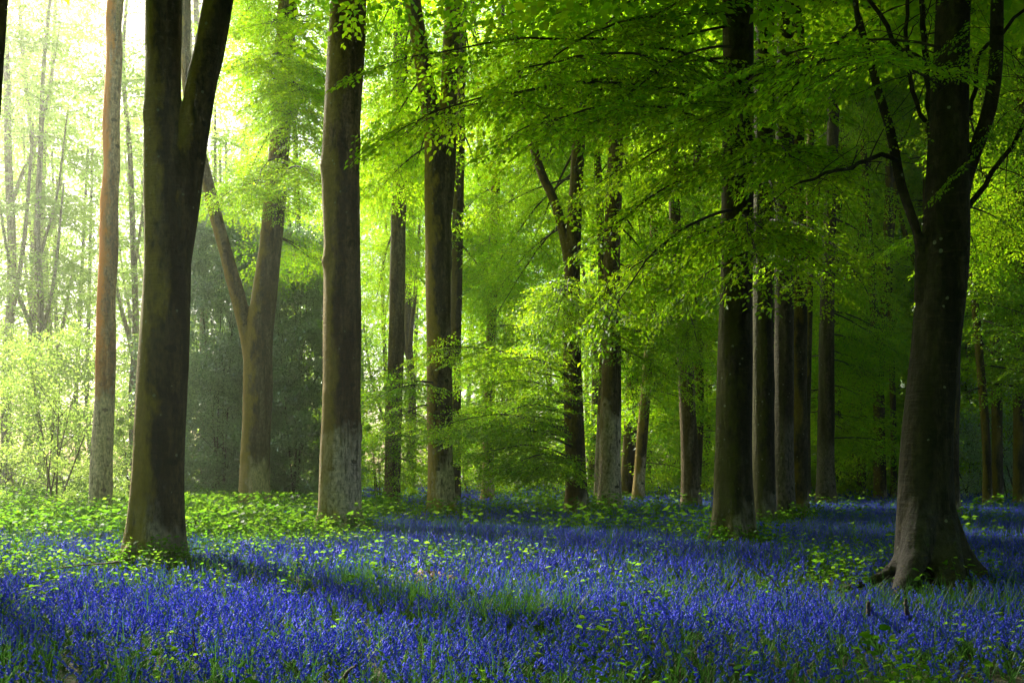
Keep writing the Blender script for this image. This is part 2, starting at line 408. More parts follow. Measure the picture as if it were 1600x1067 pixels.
def boughs(T, x0,y0,x1,y1,Y0,Y1, n, kind='mid', rise=None, scale=1.0, r0=0.03, roll=0.3, start=0.25, maxz=26, lift=None):
    """foliage whose bough ends fall inside this part of the picture at this range of distances"""
    rng=T['rng']
    for _ in range(n):
        E=P(rng.uniform(x0,x1),rng.uniform(y0,y1),rng.uniform(Y0,Y1))
        b=at_z(T,max(0.5,E[2])); d=math.hypot(E[0]-b[0],E[1]-b[1])
        up=(rng.uniform(0.1,0.55) if rise is None else rise)*d
        zs=min(maxz,max(1.2,E[2]+up)); S=at_z(T,zs)
        dd=np.linalg.norm(E-S)
        if dd>6.5:   # long reach: thin leafless inner part
            st=max(start,1-5.0/dd)
        else: st=start
        bough(T['crown'],S,E,rng,kind,r0*(1+dd*0.06),None,lift,scale,st,roll)

def top_crown(T, z0, z1, rad, n, kind='roof', scale=1.0):
    rng=T['rng']
    for i in range(n):
        z=rng.uniform(z0,z1); S=at_z(T,max(z-1.5,z0-1.5)); a=rng.uniform(0,6.283); r=rad*math.sqrt(rng.uniform(0.05,1))*(1-0.45*((z-z0)/(z1-z0))**2)
        E=S+np.array([math.cos(a)*r,math.sin(a)*r,rng.uniform(-0.3,2.0)]); E[2]=min(max(E[2],z0),z1)
        bough(T['crown'],S,E,rng,kind,0.05,max(2,int(r/1.1)),0.5,scale,0.2,0.35)

def finish(T, mat='leaf'):
    if T['crown'].n: T['crown'].obj('crown',[M[mat],M['twig']],T['root'],origin=T['base'])

exec_order=[]
# --- foreground and middle-distance trees, left to right (photo pixels)
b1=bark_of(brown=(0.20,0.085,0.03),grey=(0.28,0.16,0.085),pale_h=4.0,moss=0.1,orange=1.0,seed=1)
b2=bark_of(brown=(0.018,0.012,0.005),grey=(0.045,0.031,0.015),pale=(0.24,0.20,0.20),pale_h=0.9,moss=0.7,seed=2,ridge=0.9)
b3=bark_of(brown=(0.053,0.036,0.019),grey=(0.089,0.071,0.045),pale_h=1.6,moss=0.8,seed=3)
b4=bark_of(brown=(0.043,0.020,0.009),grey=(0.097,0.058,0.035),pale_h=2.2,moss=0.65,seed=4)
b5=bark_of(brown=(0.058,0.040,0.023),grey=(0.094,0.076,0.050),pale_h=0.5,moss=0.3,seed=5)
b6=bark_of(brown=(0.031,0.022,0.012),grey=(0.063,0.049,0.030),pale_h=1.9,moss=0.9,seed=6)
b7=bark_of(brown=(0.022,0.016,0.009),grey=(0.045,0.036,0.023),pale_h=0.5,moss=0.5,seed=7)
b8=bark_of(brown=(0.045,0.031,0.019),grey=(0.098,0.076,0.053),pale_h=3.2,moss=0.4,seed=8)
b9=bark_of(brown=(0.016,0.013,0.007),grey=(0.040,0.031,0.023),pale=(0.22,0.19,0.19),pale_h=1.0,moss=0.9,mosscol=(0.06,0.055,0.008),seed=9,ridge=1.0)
b10=bark_of(brown=(0.010,0.008,0.006),grey=(0.026,0.020,0.017),pale=(0.030,0.026,0.036),pale_h=1.2,moss=0.3,mosscol=(0.04,0.036,0.006),seed=10,ridge=0.8)  # bark tones lowered to put the deep right-hand shade into the colour

T={}
T['orange']=tree(28,[(157,802,33),(159,720,31),(163,640,30),(165,560,29),(166,470,28),(170,400,28),(171,310,27),(175,260,25),(174,200,26),(179,90,25),(178,40,24),(181,0,25)],'slim beech with orange algae down its side, standing at the pale wood edge',bark=b1,flare=0.15,seed=11)
T['bigleft']=tree(14.3,[(240,862,80),(246,780,76),(254,600,74),(262,420,72),(262,300,70),(256,200,58),(256,80,56),(256,0,57)],'thick dark beech forking into a wide V, nearest of the trunks at the left',
   forks=[[(264,430,60),(280,330,58),(297,240,50),(316,130,46),(342,0,44)]],bark=b2,flare=0.42,seed=12,voxel=0.025,
   roots=[[(232,830,34,0),(212,852,26,-0.3),(192,872,16,-0.5)]])
T['fork']=tree(32,[(397,795,46),(400,700,44),(403,620,44),(405,540,42),(416,440,36),(427,340,33),(440,180,31),(450,0,29)],'mossy beech forking low into curved left and straight right limbs',
   forks=[[(402,600,34),(386,520,26),(360,420,22),(335,330,20),(318,260,19),(300,180,18),(290,90,17),(290,0,16)]],bark=b3,flare=0.3,seed=13,voxel=0.04)
T['single']=tree(21,[(530,822,66),(531,740,62),(534,600,59),(534,400,56),(533,250,56),(540,100,56),(545,0,53)],'stout straight beech with pale ringed foot and moss patches, unforked, left of centre',bark=b4,flare=0.32,seed=14,seg=32,
   roots=[[(518,770,26,0),(506,806,20,-0.2),(494,830,12,-0.5)],[(544,770,28,0),(560,812,20,-0.2),(576,838,10,-0.5)],[(530,770,26,-0.1),(532,812,22,-0.45),(536,838,12,-0.8)]])
T['slim5']=tree(36,[(612,788,25),(616,650,25),(620,500,24),(622,350,23),(625,200,22),(625,0,20)],'slim grey-brown beech trunk between the stout ringed beech and the forked mossy one',bark=b5,flare=0.25,seed=15)
T['fork6']=tree(27.5,[(690,803,42),(688,720,40),(686,600,41),(685,480,40),(684,330,42),(680,220,34),(664,120,26),(645,0,24)],'tall mossy beech splitting into two stems high up, centre left',
   forks=[[(686,400,30),(697,280,28),(700,180,27),(704,80,26),(708,0,27)],[(668,150,14),(655,70,13),(636,0,12)]],bark=b6,flare=0.35,seed=16,voxel=0.035,
   roots=[[(680,770,18,0),(670,795,12,-0.2),(656,812,7,-0.5)],[(696,770,18,0),(708,795,12,-0.3),(722,812,7,-0.6)]])
T['behind6']=tree(37,[(712,795,16),(712,600,17),(714,420,17),(718,230,16),(722,60,14)],'thin black stem standing close behind the tall mossy centre-left beech',bark=b7,flare=0.2,seed=17,seg=16)
T['mossy7']=tree(42,[(762,782,16),(764,650,17),(768,500,16),(773,350,15),(777,200,14),(782,50,12)],'thin mossy stem half veiled by leaves, with a mossy stump-like foot',bark=b6,flare=0.7,seed=18,seg=16)
T['dark8']=tree(30,[(902,797,34),(900,740,31),(896,620,30),(893,500,28),(896,380,24),(902,250,22),(908,120,22),(915,0,20)],'dark beech with a long bare limb curving up to the left, centre of the wood',
   forks=[[(894,480,18),(886,390,17),(868,320,15),(846,270,14),(828,210,13),(816,150,12),(808,80,11),(800,0,10)]],bark=b7,flare=0.4,seed=19,voxel=0.035)
T['pale9']=tree(31,[(952,795,33),(953,700,32),(955,560,30),(956,400,27),(962,240,24),(966,60,22)],'brown beech with pale ringed foot and low flare, right beside the dark curving-limbed one',bark=b8,flare=0.3,seed=20)
T['pale9b']=tree(34,[(934,785,16),(938,700,15),(943,560,14),(940,400,12),(934,250,11),(930,100,10)],'thin sunlit stem leaning against the left flank of the brown centre beech',bark=b8,flare=0.2,seed=21,seg=16)
T['lean10']=tree(42,[(996,780,17),(1002,700,17),(1010,600,16),(1018,500,15),(1022,350,14),(1018,180,13)],'spotted young beech leaning to the right, mossy at the foot',bark=b6,flare=0.3,seed=22,seg=16)
T['thin10']=tree(47,[(992,770,9),(992,650,9),(997,520,9),(1003,400,8),(1006,250,8)],'very thin straight stem just left of the leaning spotted beech',bark=b5,flare=0.2,seed=23,seg=12)
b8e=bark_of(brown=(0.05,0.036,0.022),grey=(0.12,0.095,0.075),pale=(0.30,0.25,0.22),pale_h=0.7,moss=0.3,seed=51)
T['curve11']=tree(36,[(1079,788,29),(1078,720,26),(1074,640,25),(1070,560,24),(1062,480,20),(1056,380,18),(1052,250,16),(1050,100,14)],'smooth brown beech whose stem bends left as it rises, between two darker groups',bark=b8e,flare=0.35,seed=24,seg=20)
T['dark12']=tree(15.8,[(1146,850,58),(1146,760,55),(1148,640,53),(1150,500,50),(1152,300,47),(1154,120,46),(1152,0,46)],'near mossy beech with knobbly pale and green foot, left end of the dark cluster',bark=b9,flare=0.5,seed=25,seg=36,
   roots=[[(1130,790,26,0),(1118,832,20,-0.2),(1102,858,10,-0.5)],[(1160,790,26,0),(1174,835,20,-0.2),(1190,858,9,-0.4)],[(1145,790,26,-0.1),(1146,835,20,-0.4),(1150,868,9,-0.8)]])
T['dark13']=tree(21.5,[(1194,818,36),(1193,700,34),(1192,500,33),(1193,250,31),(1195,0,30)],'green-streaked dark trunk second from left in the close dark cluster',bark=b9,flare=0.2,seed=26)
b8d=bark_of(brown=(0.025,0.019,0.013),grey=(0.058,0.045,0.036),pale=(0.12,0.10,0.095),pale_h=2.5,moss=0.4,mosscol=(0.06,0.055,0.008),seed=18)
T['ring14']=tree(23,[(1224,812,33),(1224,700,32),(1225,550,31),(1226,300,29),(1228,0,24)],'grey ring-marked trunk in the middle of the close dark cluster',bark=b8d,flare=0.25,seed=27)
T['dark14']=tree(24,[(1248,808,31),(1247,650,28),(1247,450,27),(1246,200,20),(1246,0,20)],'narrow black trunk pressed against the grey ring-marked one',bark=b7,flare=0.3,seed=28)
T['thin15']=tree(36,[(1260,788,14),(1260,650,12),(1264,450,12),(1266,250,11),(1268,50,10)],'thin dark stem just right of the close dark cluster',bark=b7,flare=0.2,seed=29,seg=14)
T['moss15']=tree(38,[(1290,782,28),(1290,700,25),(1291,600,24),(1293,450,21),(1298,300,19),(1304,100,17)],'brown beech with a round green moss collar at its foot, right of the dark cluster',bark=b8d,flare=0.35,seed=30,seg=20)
T['fork16']=tree(45,[(1375,778,20),(1374,680,18),(1372,600,17),(1366,500,13),(1360,400,11),(1350,250,10)],'dark twin-stemmed beech forking into a narrow V far behind, left of the biggest trunk',
   forks=[[(1372,620,13),(1378,540,12),(1384,400,13),(1388,300,12),(1392,150,11)],[(1383,460,7),(1392,380,7),(1402,280,7)]],bark=b7,flare=0.3,seed=31,seg=16,voxel=0.05)
T['thin16']=tree(46,[(1396,775,10),(1396,680,9),(1393,560,9),(1390,440,8),(1396,300,7)],'thin dark stem between the narrow V tree and the biggest trunk',bark=b7,flare=0.2,seed=32,seg=12)
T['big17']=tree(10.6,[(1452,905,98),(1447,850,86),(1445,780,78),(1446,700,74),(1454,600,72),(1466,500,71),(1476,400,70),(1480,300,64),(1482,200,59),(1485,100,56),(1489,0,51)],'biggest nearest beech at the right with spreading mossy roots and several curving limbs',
   forks=[[(1440,470,24),(1436,380,15),(1425,340,14),(1408,290,15),(1400,250,15),(1390,200,14),(1374,150,13),(1358,90,12),(1342,30,11),(1330,-50,9)],
          [(1494,360,30),(1508,280,24),(1530,220,22),(1546,170,22),(1556,100,21),(1558,0,20),(1560,-80,18)]],
   limbs=[[(1505,335,9),(1525,310,9),(1550,270,8),(1580,225,7),(1615,170,6),(1650,120,5)],
          [(1400,250,7,-0.1),(1375,243,7,-0.4),(1330,262,6,-0.8),(1290,272,5,-1.0),(1250,285,4,-1.2)],
          [(1458,250,10,0.3),(1452,160,10,0.5),(1444,60,9,0.7),(1440,-40,8,0.8)],
          [(1446,190,7,0.4),(1430,165,7,0.5),(1420,110,7,0.6),(1416,50,6,0.6),(1420,-20,6,0.6)],
          [(1516,180,8,0.3),(1530,85,6,0.5),(1560,60,6,0.6),(1600,15,5,0.7),(1640,-30,4,0.8)],
          [(1342,40,6,0),(1320,60,5,-0.2),(1290,90,5,-0.4),(1250,125,4,-0.6),(1225,150,3,-0.7)],
          [(1450,100,8,0.5),(1410,75,8,0.8),(1385,45,7,0.9),(1360,0,6,1.0),(1340,-40,5,1.0)]],
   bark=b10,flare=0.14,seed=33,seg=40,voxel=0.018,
   roots=[[(1440,790,56,0),(1418,862,36,-0.1),(1385,896,20,-0.3),(1335,915,13,-0.4),(1285,930,8,-0.5)],
          [(1440,780,50,-0.1),(1428,870,44,-0.35),(1405,925,26,-0.8),(1385,970,8,-1.2)],
          [(1462,770,44,0),(1492,860,44,-0.1),(1540,905,24,-0.2),(1600,935,9,-0.3)],
          [(1462,770,44,0),(1476,880,50,-0.35),(1500,930,28,-0.8),(1520,975,8,-1.2)]])
T['dark17']=tree(25,[(1484,800,30),(1484,700,27),(1488,520,24),(1494,350,22),(1500,150,20)],'dark trunk mostly hidden behind the biggest rooted beech, showing on its right side',bark=b7,flare=0.3,seed=34,seg=20)
T['thin18']=tree(34,[(1543,785,13),(1541,700,12),(1534,600,12),(1524,480,11),(1514,380,10),(1505,250,9)],'thin dark stem leaning left, first to the right of the biggest rooted beech',bark=b7,flare=0.25,seed=35,seg=12)
T['r19']=tree(38,[(1558,780,16),(1557,600,15),(1550,420,14),(1547,250,13),(1545,50,12)],'dark straight stem above the black shrubs, left of two at the right edge',bark=b7,flare=0.25,seed=36,seg=14)
T['r20']=tree(36,[(1592,785,18),(1592,600,17),(1594,400,16),(1596,200,15),(1598,0,14)],'black trunk cut by the right edge of the picture',bark=b7,flare=0.25,seed=37,seg=14)
T['l0']=tree(9.5,[(-60,935,50),(-52,700,48),(-40,400,44),(-20,150,40),(-6,0,34)],'dark stem just outside the left edge, showing only at the top left corner',bark=b2,flare=0.4,seed=38)

# ---- visible leafage
B=boughs
def twigs_on(T,paths,n,leafy=0.35):
    rng=T['rng']
    for K in paths:
        C=curve_pts(K,0.15)[:,:3]; C=C[len(C)//4:]
        for _ in range(n):
            p=C[rng.integers(len(C))]; a=rng.uniform(0,6.283); l=rng.uniform(0.35,1.1); d=np.array([math.cos(a)*0.8,math.sin(a)*0.5,rng.uniform(-0.7,0.8)])
            b=bezier(p,p+d*l,0.1*l,7)+np.cumsum(rng.normal(0,0.012,(7,3)),axis=0); b[0]=p; V,Q=tube(b,np.linspace(0.008,0.002,7),5); T['crown'].add(V,Q,0.5,1)
            for q in (3,5):
                e=b[q]+d*rng.uniform(0.15,0.35)+rng.normal(0,0.12,3); V,Q=tube(bezier(b[q],e,0.02,4),np.linspace(0.004,0.0015,4),4); T['crown'].add(V,Q,0.5,1)
            if rng.random()<leafy: place_fan(T['crown'],FANS['near'][rng.integers(4)],b[-1],d+np.array([0,0,-0.4]),rng,0.42,0.4)
twigs_on(T['big17'],[k for k in T['big17']['fk']]+[np.array([list(P(q[0],q[1],10.6))+[0.01] for q in l]) for l in ([(1505,335),(1580,225),(1650,120)],[(1458,250),(1452,160),(1440,-40)],[(1446,190),(1420,110),(1420,-20)],[(1400,250),(1330,262),(1250,285)])],11)
# bright left-centre leaves around and before the low-forked tree
B(T['fork'],395,10,520,340,24,31,20,'mid',start=0.1)
B(T['fork'],330,20,420,200,33,38,8,'mid')
B(T['fork'],318,290,345,330,29,30,1,'mid')
B(T['fork'],330,-60,420,60,30,33,6,'mid')
B(T['fork'],380,-40,520,120,30,34,14,'mid')
B(T['slim5'],560,0,700,300,36.5,42,20,'mid')
B(T['slim5'],560,300,680,480,37,42,14,'mid')
B(T['fork'],290,280,500,420,33,36,9,'mid')
B(T['slim5'],560,560,700,740,33,40,11,'mid',rise=0.2)
B(T['fork6'],560,40,660,300,28.5,32,12,'mid')
B(T['fork6'],600,580,640,640,25,27,3,'mid',rise=0.1)
B(T['behind6'],690,150,800,560,38,44,15,'far')
B(T['mossy7'],720,150,860,600,36,46,22,'far')
# the low drooping boughs of the dark centre tree
B(T['dark8'],680,540,800,700,24,30,12,'mid',rise=-0.05,roll=0.4)
B(T['dark8'],740,620,860,740,25,31,14,'mid',rise=-0.02)
B(T['dark8'],740,60,900,520,32,37,20,'mid')
B(T['dark8'],860,420,940,560,25,28,4,'mid')
B(T['pale9'],880,100,1060,420,32.5,40,16,'mid')
B(T['pale9'],900,60,1060,300,26,30,4,'mid')
B(T['pale9'],960,420,1060,600,30,36,12,'mid')
B(T['curve11'],1000,150,1120,480,30,38,14,'far')
B(T['curve11'],1020,500,1110,640,31,36,8,'mid')
# near sprays in front: out from the dark cluster to the left
B(T['dark12'],820,-20,1090,240,11,15,5,'near',rise=0.5,r0=0.02)
B(T['dark12'],640,60,860,200,10,13,5,'near',rise=0.25,r0=0.02)
B(T['dark12'],860,240,1100,470,11.5,15,5,'near',rise=0.5,r0=0.02)
B(T['dark12'],920,440,1120,620,12.5,16,2,'near',rise=0.5,r0=0.02)
B(T['dark12'],1150,100,1300,560,11,14,10,'near',rise=0.3,r0=0.02)
B(T['dark13'],1170,60,1330,500,15,20,8,'near',rise=0.4)
B(T['big17'],1180,60,1330,400,8.5,10.5,3,'near',rise=0.2,r0=0.015)
B(T['moss15'],1240,150,1400,600,39,44,18,'far')
B(T['fork16'],1300,100,1460,560,46,52,18,'far')
B(T['dark17'],1400,60,1620,480,24,34,11,'mid')
B(T['thin18'],1480,200,1640,620,30,40,22,'far')
B(T['r19'],1500,400,1640,680,30,40,12,'far',rise=0.1)
B(T['moss15'],1240,560,1400,720,38,46,12,'far',rise=0.1)
B(T['lean10'],960,300,1120,680,42,50,22,'far')
# shading tops above the picture
for k,(a,b,r,n) in {'bigleft':(11.5,15,6.0,30),'single':(14,20,5,16),'fork6':(16.5,21,5,14),'dark8':(17,22,4,10),'pale9':(17,22,5,14),
      'dark12':(10,16,7,60),'dark13':(12.5,18,6,40),'ring14':(13.5,20,6,40),'big17':(9.0,14,7,75),'moss15':(18,24,6,36),'dark17':(14,19,7,50),
      'r19':(17,24,7,45),'r20':(17,24,8,50),'curve11':(17,23,5,20),'fork16':(19,26,7,36),'l0':(10,13,5,20)}.items():
    top_crown(T[k],a,b,r,n)
for t in T.values(): finish(t)

# --- distant trees: shared stems and crowns, one object each
def bg_meshes():
    st=[];cr=[]
    for s in range(4):
        rng=np.random.default_rng(100+s); h=31; k=[[0,0,-0.2,0.26]]; x=y=0
        for i in range(1,7):
            x+=rng.normal(0,0.22); y+=rng.normal(0,0.15); k.append([x,y,h*i/6,0.26*(1-0.11*i)])
        A=Acc(); stem(A,np.array(k),12,rng,0.35)
        q=np.array(k)
        for jj in range(3):
            z=rng.uniform(4,9)+jj*3.5; cx=np.interp(z,q[:,2],q[:,0]); cy=np.interp(z,q[:,2],q[:,1]); an=rng.uniform(0,6.28); c_,s_=math.cos(an),math.sin(an); r_=0.14-0.025*jj; w_=rng.uniform(0.8,1.5)
            stem(A,np.array([[cx,cy,z-0.6,r_],[cx+c_*0.35*w_,cy+s_*0.35*w_,z+1.0,r_],[cx+c_*1.1*w_,cy+s_*1.1*w_,z+4,r_*.8],[cx+c_*1.7*w_,cy+s_*1.7*w_,z+9,r_*.45]]),10,rng)
        st.append((A,np.array(k)))
        C=Acc(); K=dict(K=np.array(k),rng=rng,crown=C)
        for i in range(70):
            z=2.5+30*(i/70)**0.95; S=at_z(K,max(1.5,min(z-rng.uniform(0.2,2.2),30.5))); a=rng.uniform(0,6.283); r=rng.uniform(1.8,4.6)*(1-0.3*(z/33)**2)
            E=S+np.array([math.cos(a)*r,math.sin(a)*r,rng.uniform(-1.2,0.6)])
            bough(C,S,E,rng,'bg',0.02,max(3,int(r/0.75)),0.4,1.0,0.15,0.4)
        cr.append(C)
    return [a.mesh('trunk',[b5]) for a,_ in st],[a.mesh('trunk',[b7]) for a,_ in st],[c.mesh('crown',[M['leaf'],M['twig']]) for c in cr],[c.mesh('crown',[M['leaf_pale_lit'],M['twig']]) for c in cr]
bpale_haze=bark_of(brown=(0.20,0.17,0.13),grey=(0.32,0.28,0.23),pale_h=3.0,moss=0.3,seed=40)  # bark lightened to imitate bright haze on the far left stems
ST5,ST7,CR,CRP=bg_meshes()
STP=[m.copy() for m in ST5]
for m in STP: m.materials[0]=bpale_haze
rb=np.random.default_rng(5)
spots=[(12,58),(40,63),(66,57),(90,70),(215,60),(640,62),(925,56),(1010,60),(1100,58),(1180,62),(1330,56),(1440,60),(1520,52),(1575,48),(1306,52),(1318,57),(1345,50),(1413,54),(1535,50),(1556,56),(1566,47),(1585,55),(1608,50)]
pts=[((px-800)*Y/F,Y) for px,Y in spots]
for _ in range(400):
    yy=rb.uniform(47,68); xx=(rb.uniform(970,1560)-800)*yy/F
    if len(pts)<23+30 and all(math.hypot(xx-a,yy-b)>3.0 for a,b in pts): pts.append((xx,yy))
for row,Y in enumerate((56,64,73,83,94)):
    half=0.56*Y+4; x=-half+rb.uniform(0,4)
    while x<half:
        yy=Y+rb.uniform(-3.5,3.5); xx=x+rb.uniform(-1.5,1.5)
        if all(math.hypot(xx-a,yy-b)>3.2 for a,b in pts): pts.append((xx,yy))
        x+=rb.uniform(6.0,8.5)
for x,y in pts:
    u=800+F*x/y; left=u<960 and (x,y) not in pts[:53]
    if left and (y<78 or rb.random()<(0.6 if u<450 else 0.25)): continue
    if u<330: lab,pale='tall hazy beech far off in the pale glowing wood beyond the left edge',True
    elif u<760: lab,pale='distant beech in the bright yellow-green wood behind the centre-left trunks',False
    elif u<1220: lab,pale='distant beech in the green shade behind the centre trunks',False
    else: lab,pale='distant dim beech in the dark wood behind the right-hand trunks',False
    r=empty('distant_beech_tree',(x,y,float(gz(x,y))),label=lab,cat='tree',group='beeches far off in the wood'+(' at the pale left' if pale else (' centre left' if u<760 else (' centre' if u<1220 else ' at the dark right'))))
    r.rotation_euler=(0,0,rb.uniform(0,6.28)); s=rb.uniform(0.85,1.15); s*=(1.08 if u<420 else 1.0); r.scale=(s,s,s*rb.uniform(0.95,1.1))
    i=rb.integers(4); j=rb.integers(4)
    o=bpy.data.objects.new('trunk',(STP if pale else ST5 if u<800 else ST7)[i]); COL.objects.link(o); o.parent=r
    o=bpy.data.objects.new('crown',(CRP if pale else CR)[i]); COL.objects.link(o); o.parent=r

# closed wood beyond
def far_woods():
    rng=np.random.default_rng(77); A=Acc(); n=150000
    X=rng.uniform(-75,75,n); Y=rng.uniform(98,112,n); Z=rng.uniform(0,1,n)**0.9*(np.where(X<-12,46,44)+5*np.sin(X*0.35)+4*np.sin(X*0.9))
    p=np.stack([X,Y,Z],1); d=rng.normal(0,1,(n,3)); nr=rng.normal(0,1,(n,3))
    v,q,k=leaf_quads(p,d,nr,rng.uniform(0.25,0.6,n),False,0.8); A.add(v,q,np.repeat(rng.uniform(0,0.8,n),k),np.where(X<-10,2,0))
    for _ in range(60):
        x=rng.uniform(-75,75); y=rng.uniform(97,104); V,Q=tube(np.array([[x,y,0],[x+rng.normal(0,.3),y,9],[x+rng.normal(0,.6),y,34]]),[0.3,0.24,0.12],8); A.add(V,Q,0.5,1)
    A.obj('far_woods',[M['leaf'],M['twig'],M['leaf_pale_lit']],kind='stuff',label='closed green wood beyond the last separate trees',cat='woods')
far_woods()

def around():  # leaf masses added to block sun and sky light, mostly out of view
    rng=np.random.default_rng(88); A=Acc(); fans=FANS['roof']
    def put1(x,y,z): place_fan(A,fans[rng.integers(3)],np.array([x,y,z]),[rng.normal(),rng.normal(),-0.15],rng,rng.uniform(0.8,1.3),0.5)
    for _ in range(1500): put1(rng.uniform(-22,30),rng.uniform(-26,4.5),rng.uniform(9.5,15))          # over and behind the viewer
    for _ in range(500): put1(rng.uniform(-24,34),rng.uniform(-30,-20),rng.uniform(0.5,12))
    for _ in range(650): put1(rng.uniform(0,9)+14+max(0,0)+rng.uniform(0,3),rng.uniform(-20,12),rng.uniform(0.5,13))
    for _ in range(1300):
        y=rng.uniform(12,90); put1(0.60*y+9+rng.uniform(0,6),y,rng.uniform(0.5,20))
    for _ in range(260): put1(rng.uniform(-24,-17),rng.uniform(-26,3),rng.uniform(1,13))
    k=0
    while k<4300:                                                                                     # leaf roof added to shade the right half of the wood
        y=rng.uniform(5,66); x=rng.uniform(0,0.56*y+10)
        if rng.random()>min(1,max(0,x/8))**1.5: continue
        put1(x,y,EYE+0.49*y+rng.uniform(2.6,7)); k+=1
    for _ in range(420):
        y=rng.uniform(8,19); put1(rng.uniform(-17,-2),y,EYE+0.49*y+rng.uniform(2.8,6))
    for _ in range(420):
        y=rng.uniform(44,62); put1(rng.uniform(0.12*y,0.32*y),y,EYE+0.465*y+rng.uniform(0,5))
    for _ in range(200):
        y=rng.uniform(20,31); put1(rng.uniform(-12,-3),y,EYE+0.49*y+rng.uniform(2.4,4.5))
    for _ in range(230):
        y=rng.uniform(15,25); put1(-0.56*y-4.0-rng.uniform(0,6),y,rng.uniform(6.5,13))
    for _ in range(700):
        y=rng.uniform(-2,13); put1(-0.6*y-8-rng.uniform(0,6),y,rng.uniform(0.5,13))
    for _ in range(1300):
        y=rng.uniform(62,108); place_fan(A,fans[rng.integers(3)],np.array([rng.uniform(0,0.58*y+12),y,rng.uniform(33,44)]),[rng.normal(),rng.normal(),-0.15],rng,rng.uniform(1.8,2.6),0.5)
    for _ in range(34):
        x=rng.uniform(-24,34); y=rng.uniform(-28,-3); V,Q=tube(np.array([[x,y,-0.2],[x+rng.normal(0,.3),y,7],[x+rng.normal(0,.5),y,15]]),[0.4,0.33,0.2],12); A.add(V,Q,0.5,1)
    A.obj('added_shade_woods',[M['leaf'],M['twig']],kind='stuff',label='leaf roofs and walls added around and behind the viewer to shade the wood',cat='woods')
around()

# ------------------------------------------------------------------ shrubs
def shrub(name,label,Y,px,w_m,h_m,n,leaf,mat,seed,group=None,stems=5,cat='shrub',dens=1.0,shape=0.75,stemmat='twig'):
    rng=np.random.default_rng(seed); c=P(px,735,Y); base=np.array([c[0],Y,float(gz(c[0],Y))])
    root=empty(name,tuple(base),label=label,cat=cat,group=group)
    # clumps
    nc=max(16,int(n/230)); A=Acc(); S=Acc()
    for i in range(nc):
        a=rng.uniform(0,6.283); zz=rng.uniform(0.02,0.98)
        prof=math.sqrt(max(0.02,1-((zz-0.30)/0.72)**2)) if zz>0.3 else 0.93+0.07*zz/0.3
        r=w_m/2*prof*rng.uniform(0.25,1.25)**0.5
        cc=base+np.array([math.cos(a)*r,math.sin(a)*r,zz*h_m])
        m=int(n/nc*rng.uniform(0.5,1.5)); cr=w_m*rng.uniform(0.04,0.17)
        u=rng.normal(0,1,(m,3)); u/=np.linalg.norm(u,axis=1,keepdims=True); rr=rng.uniform(0.1,1.25,m)**0.6
        p=cc+u*rr[:,None]*np.array([cr,cr,cr*0.75])
        d=u+rng.normal(0,0.8,(m,3)); nr=u*0.4+rng.normal(0,0.9,(m,3))+np.array([0,-0.2,0.5])
        v,q,k=leaf_quads(p,d,nr,leaf*rng.uniform(0.6,1.2,m),leaf*F/Y>5,0.5); A.add(v,q,np.repeat(np.clip(rng.uniform(-0.2,1.0,m)+rng.uniform(-.1,.4),0,1),k),0)
        if i%(14 if mat=='holly' else 4)==0:
            b=bezier(base+np.array([rng.normal(0,.06)*w_m,rng.normal(0,.06)*w_m,zz*h_m*0.55]),cc,0.02*h_m,8); V,Q=tube(b,np.linspace(0.016 if h_m>3 else 0.006,0.004,8),5); S.add(V,Q,0.5,0)
    for i in range(stems):
        top=base+np.array([rng.normal(0,w_m*0.12),rng.normal(0,w_m*0.12),h_m*rng.uniform(0.6,0.9)])
        b=bezier(base+np.array([rng.normal(0,.15),rng.normal(0,.15),-0.1]),top,0.2,10); V,Q=tube(b,np.linspace(0.035 if h_m>3 else 0.015,0.008,10),6); S.add(V,Q,0.5,0)
    S.obj('stem',[M[stemmat]],root,origin=base); A.obj('foliage',[M[mat]],root,origin=base)
shrub('holly_tree','big dark grey-green holly filling the gap left of the low-forked beech',39,345,5.2,11.5,120000,0.12,'holly',201,'hollies behind the low-forked beech')
shrub('holly_tree','big dark grey-green holly between the low-forked beech and stout ringed beech',38,462,4.4,10.5,100000,0.12,'holly',202,'hollies behind the low-forked beech')
shrub('holly_tree','smaller dark holly showing just behind the low fork of the mossy beech',41,400,3.6,8.0,60000,0.12,'holly',215,'hollies behind the low-forked beech')
shrub('leafy_sapling','light green leafy sapling with thin red-brown stems in the sunlit left corner',31,85,5.0,5.6,16000,0.085,'leaf_pale_lit',203,stemmat='stick',cat='sapling')
shrub('leafy_sapling','bright hazy bush between the orange-sided beech and the V-forked trunk',38,205,3.0,3.6,7000,0.10,'leaf_pale_lit',204,cat='bush')
shrub('leafy_sapling','pale tall bush at the far left edge beneath hazy trees',42,0,6.0,7.0,14000,0.12,'leaf_pale_lit',205,cat='bush')
shrub('bush','green understorey bush right of the stout ringed beech foot',40,590,3.4,3.2,12000,0.09,'leaf',206,cat='bush')
shrub('dark_bush','black-green bush filling the dark gap at the right edge',40,1590,5.0,5.5,20000,0.09,'holly',207,'dark shrubs at the right edge')
shrub('dark_bush','black-green bush between the biggest trunk and thin leaning stem',42,1515,4.0,3.6,14000,0.09,'holly',208,'dark shrubs at the right edge')
shrub('bush','low dim bush behind the narrow V tree',48,1345,6.0,3.0,12000,0.10,'leaf',209,cat='bush')
shrub('bush','shaded bush behind the leaning spotted beech',52,1030,6.0,3.4,12000,0.11,'leaf',210,cat='bush')
shrub('bush','soft green bush behind the dark curving-limbed beech',54,860,7.0,3.6,12000,0.11,'leaf',211,cat='bush')
shrub('bush','soft green bush behind the thin mossy stem',50,730,5.0,3.0,10000,0.10,'leaf',212,cat='bush')
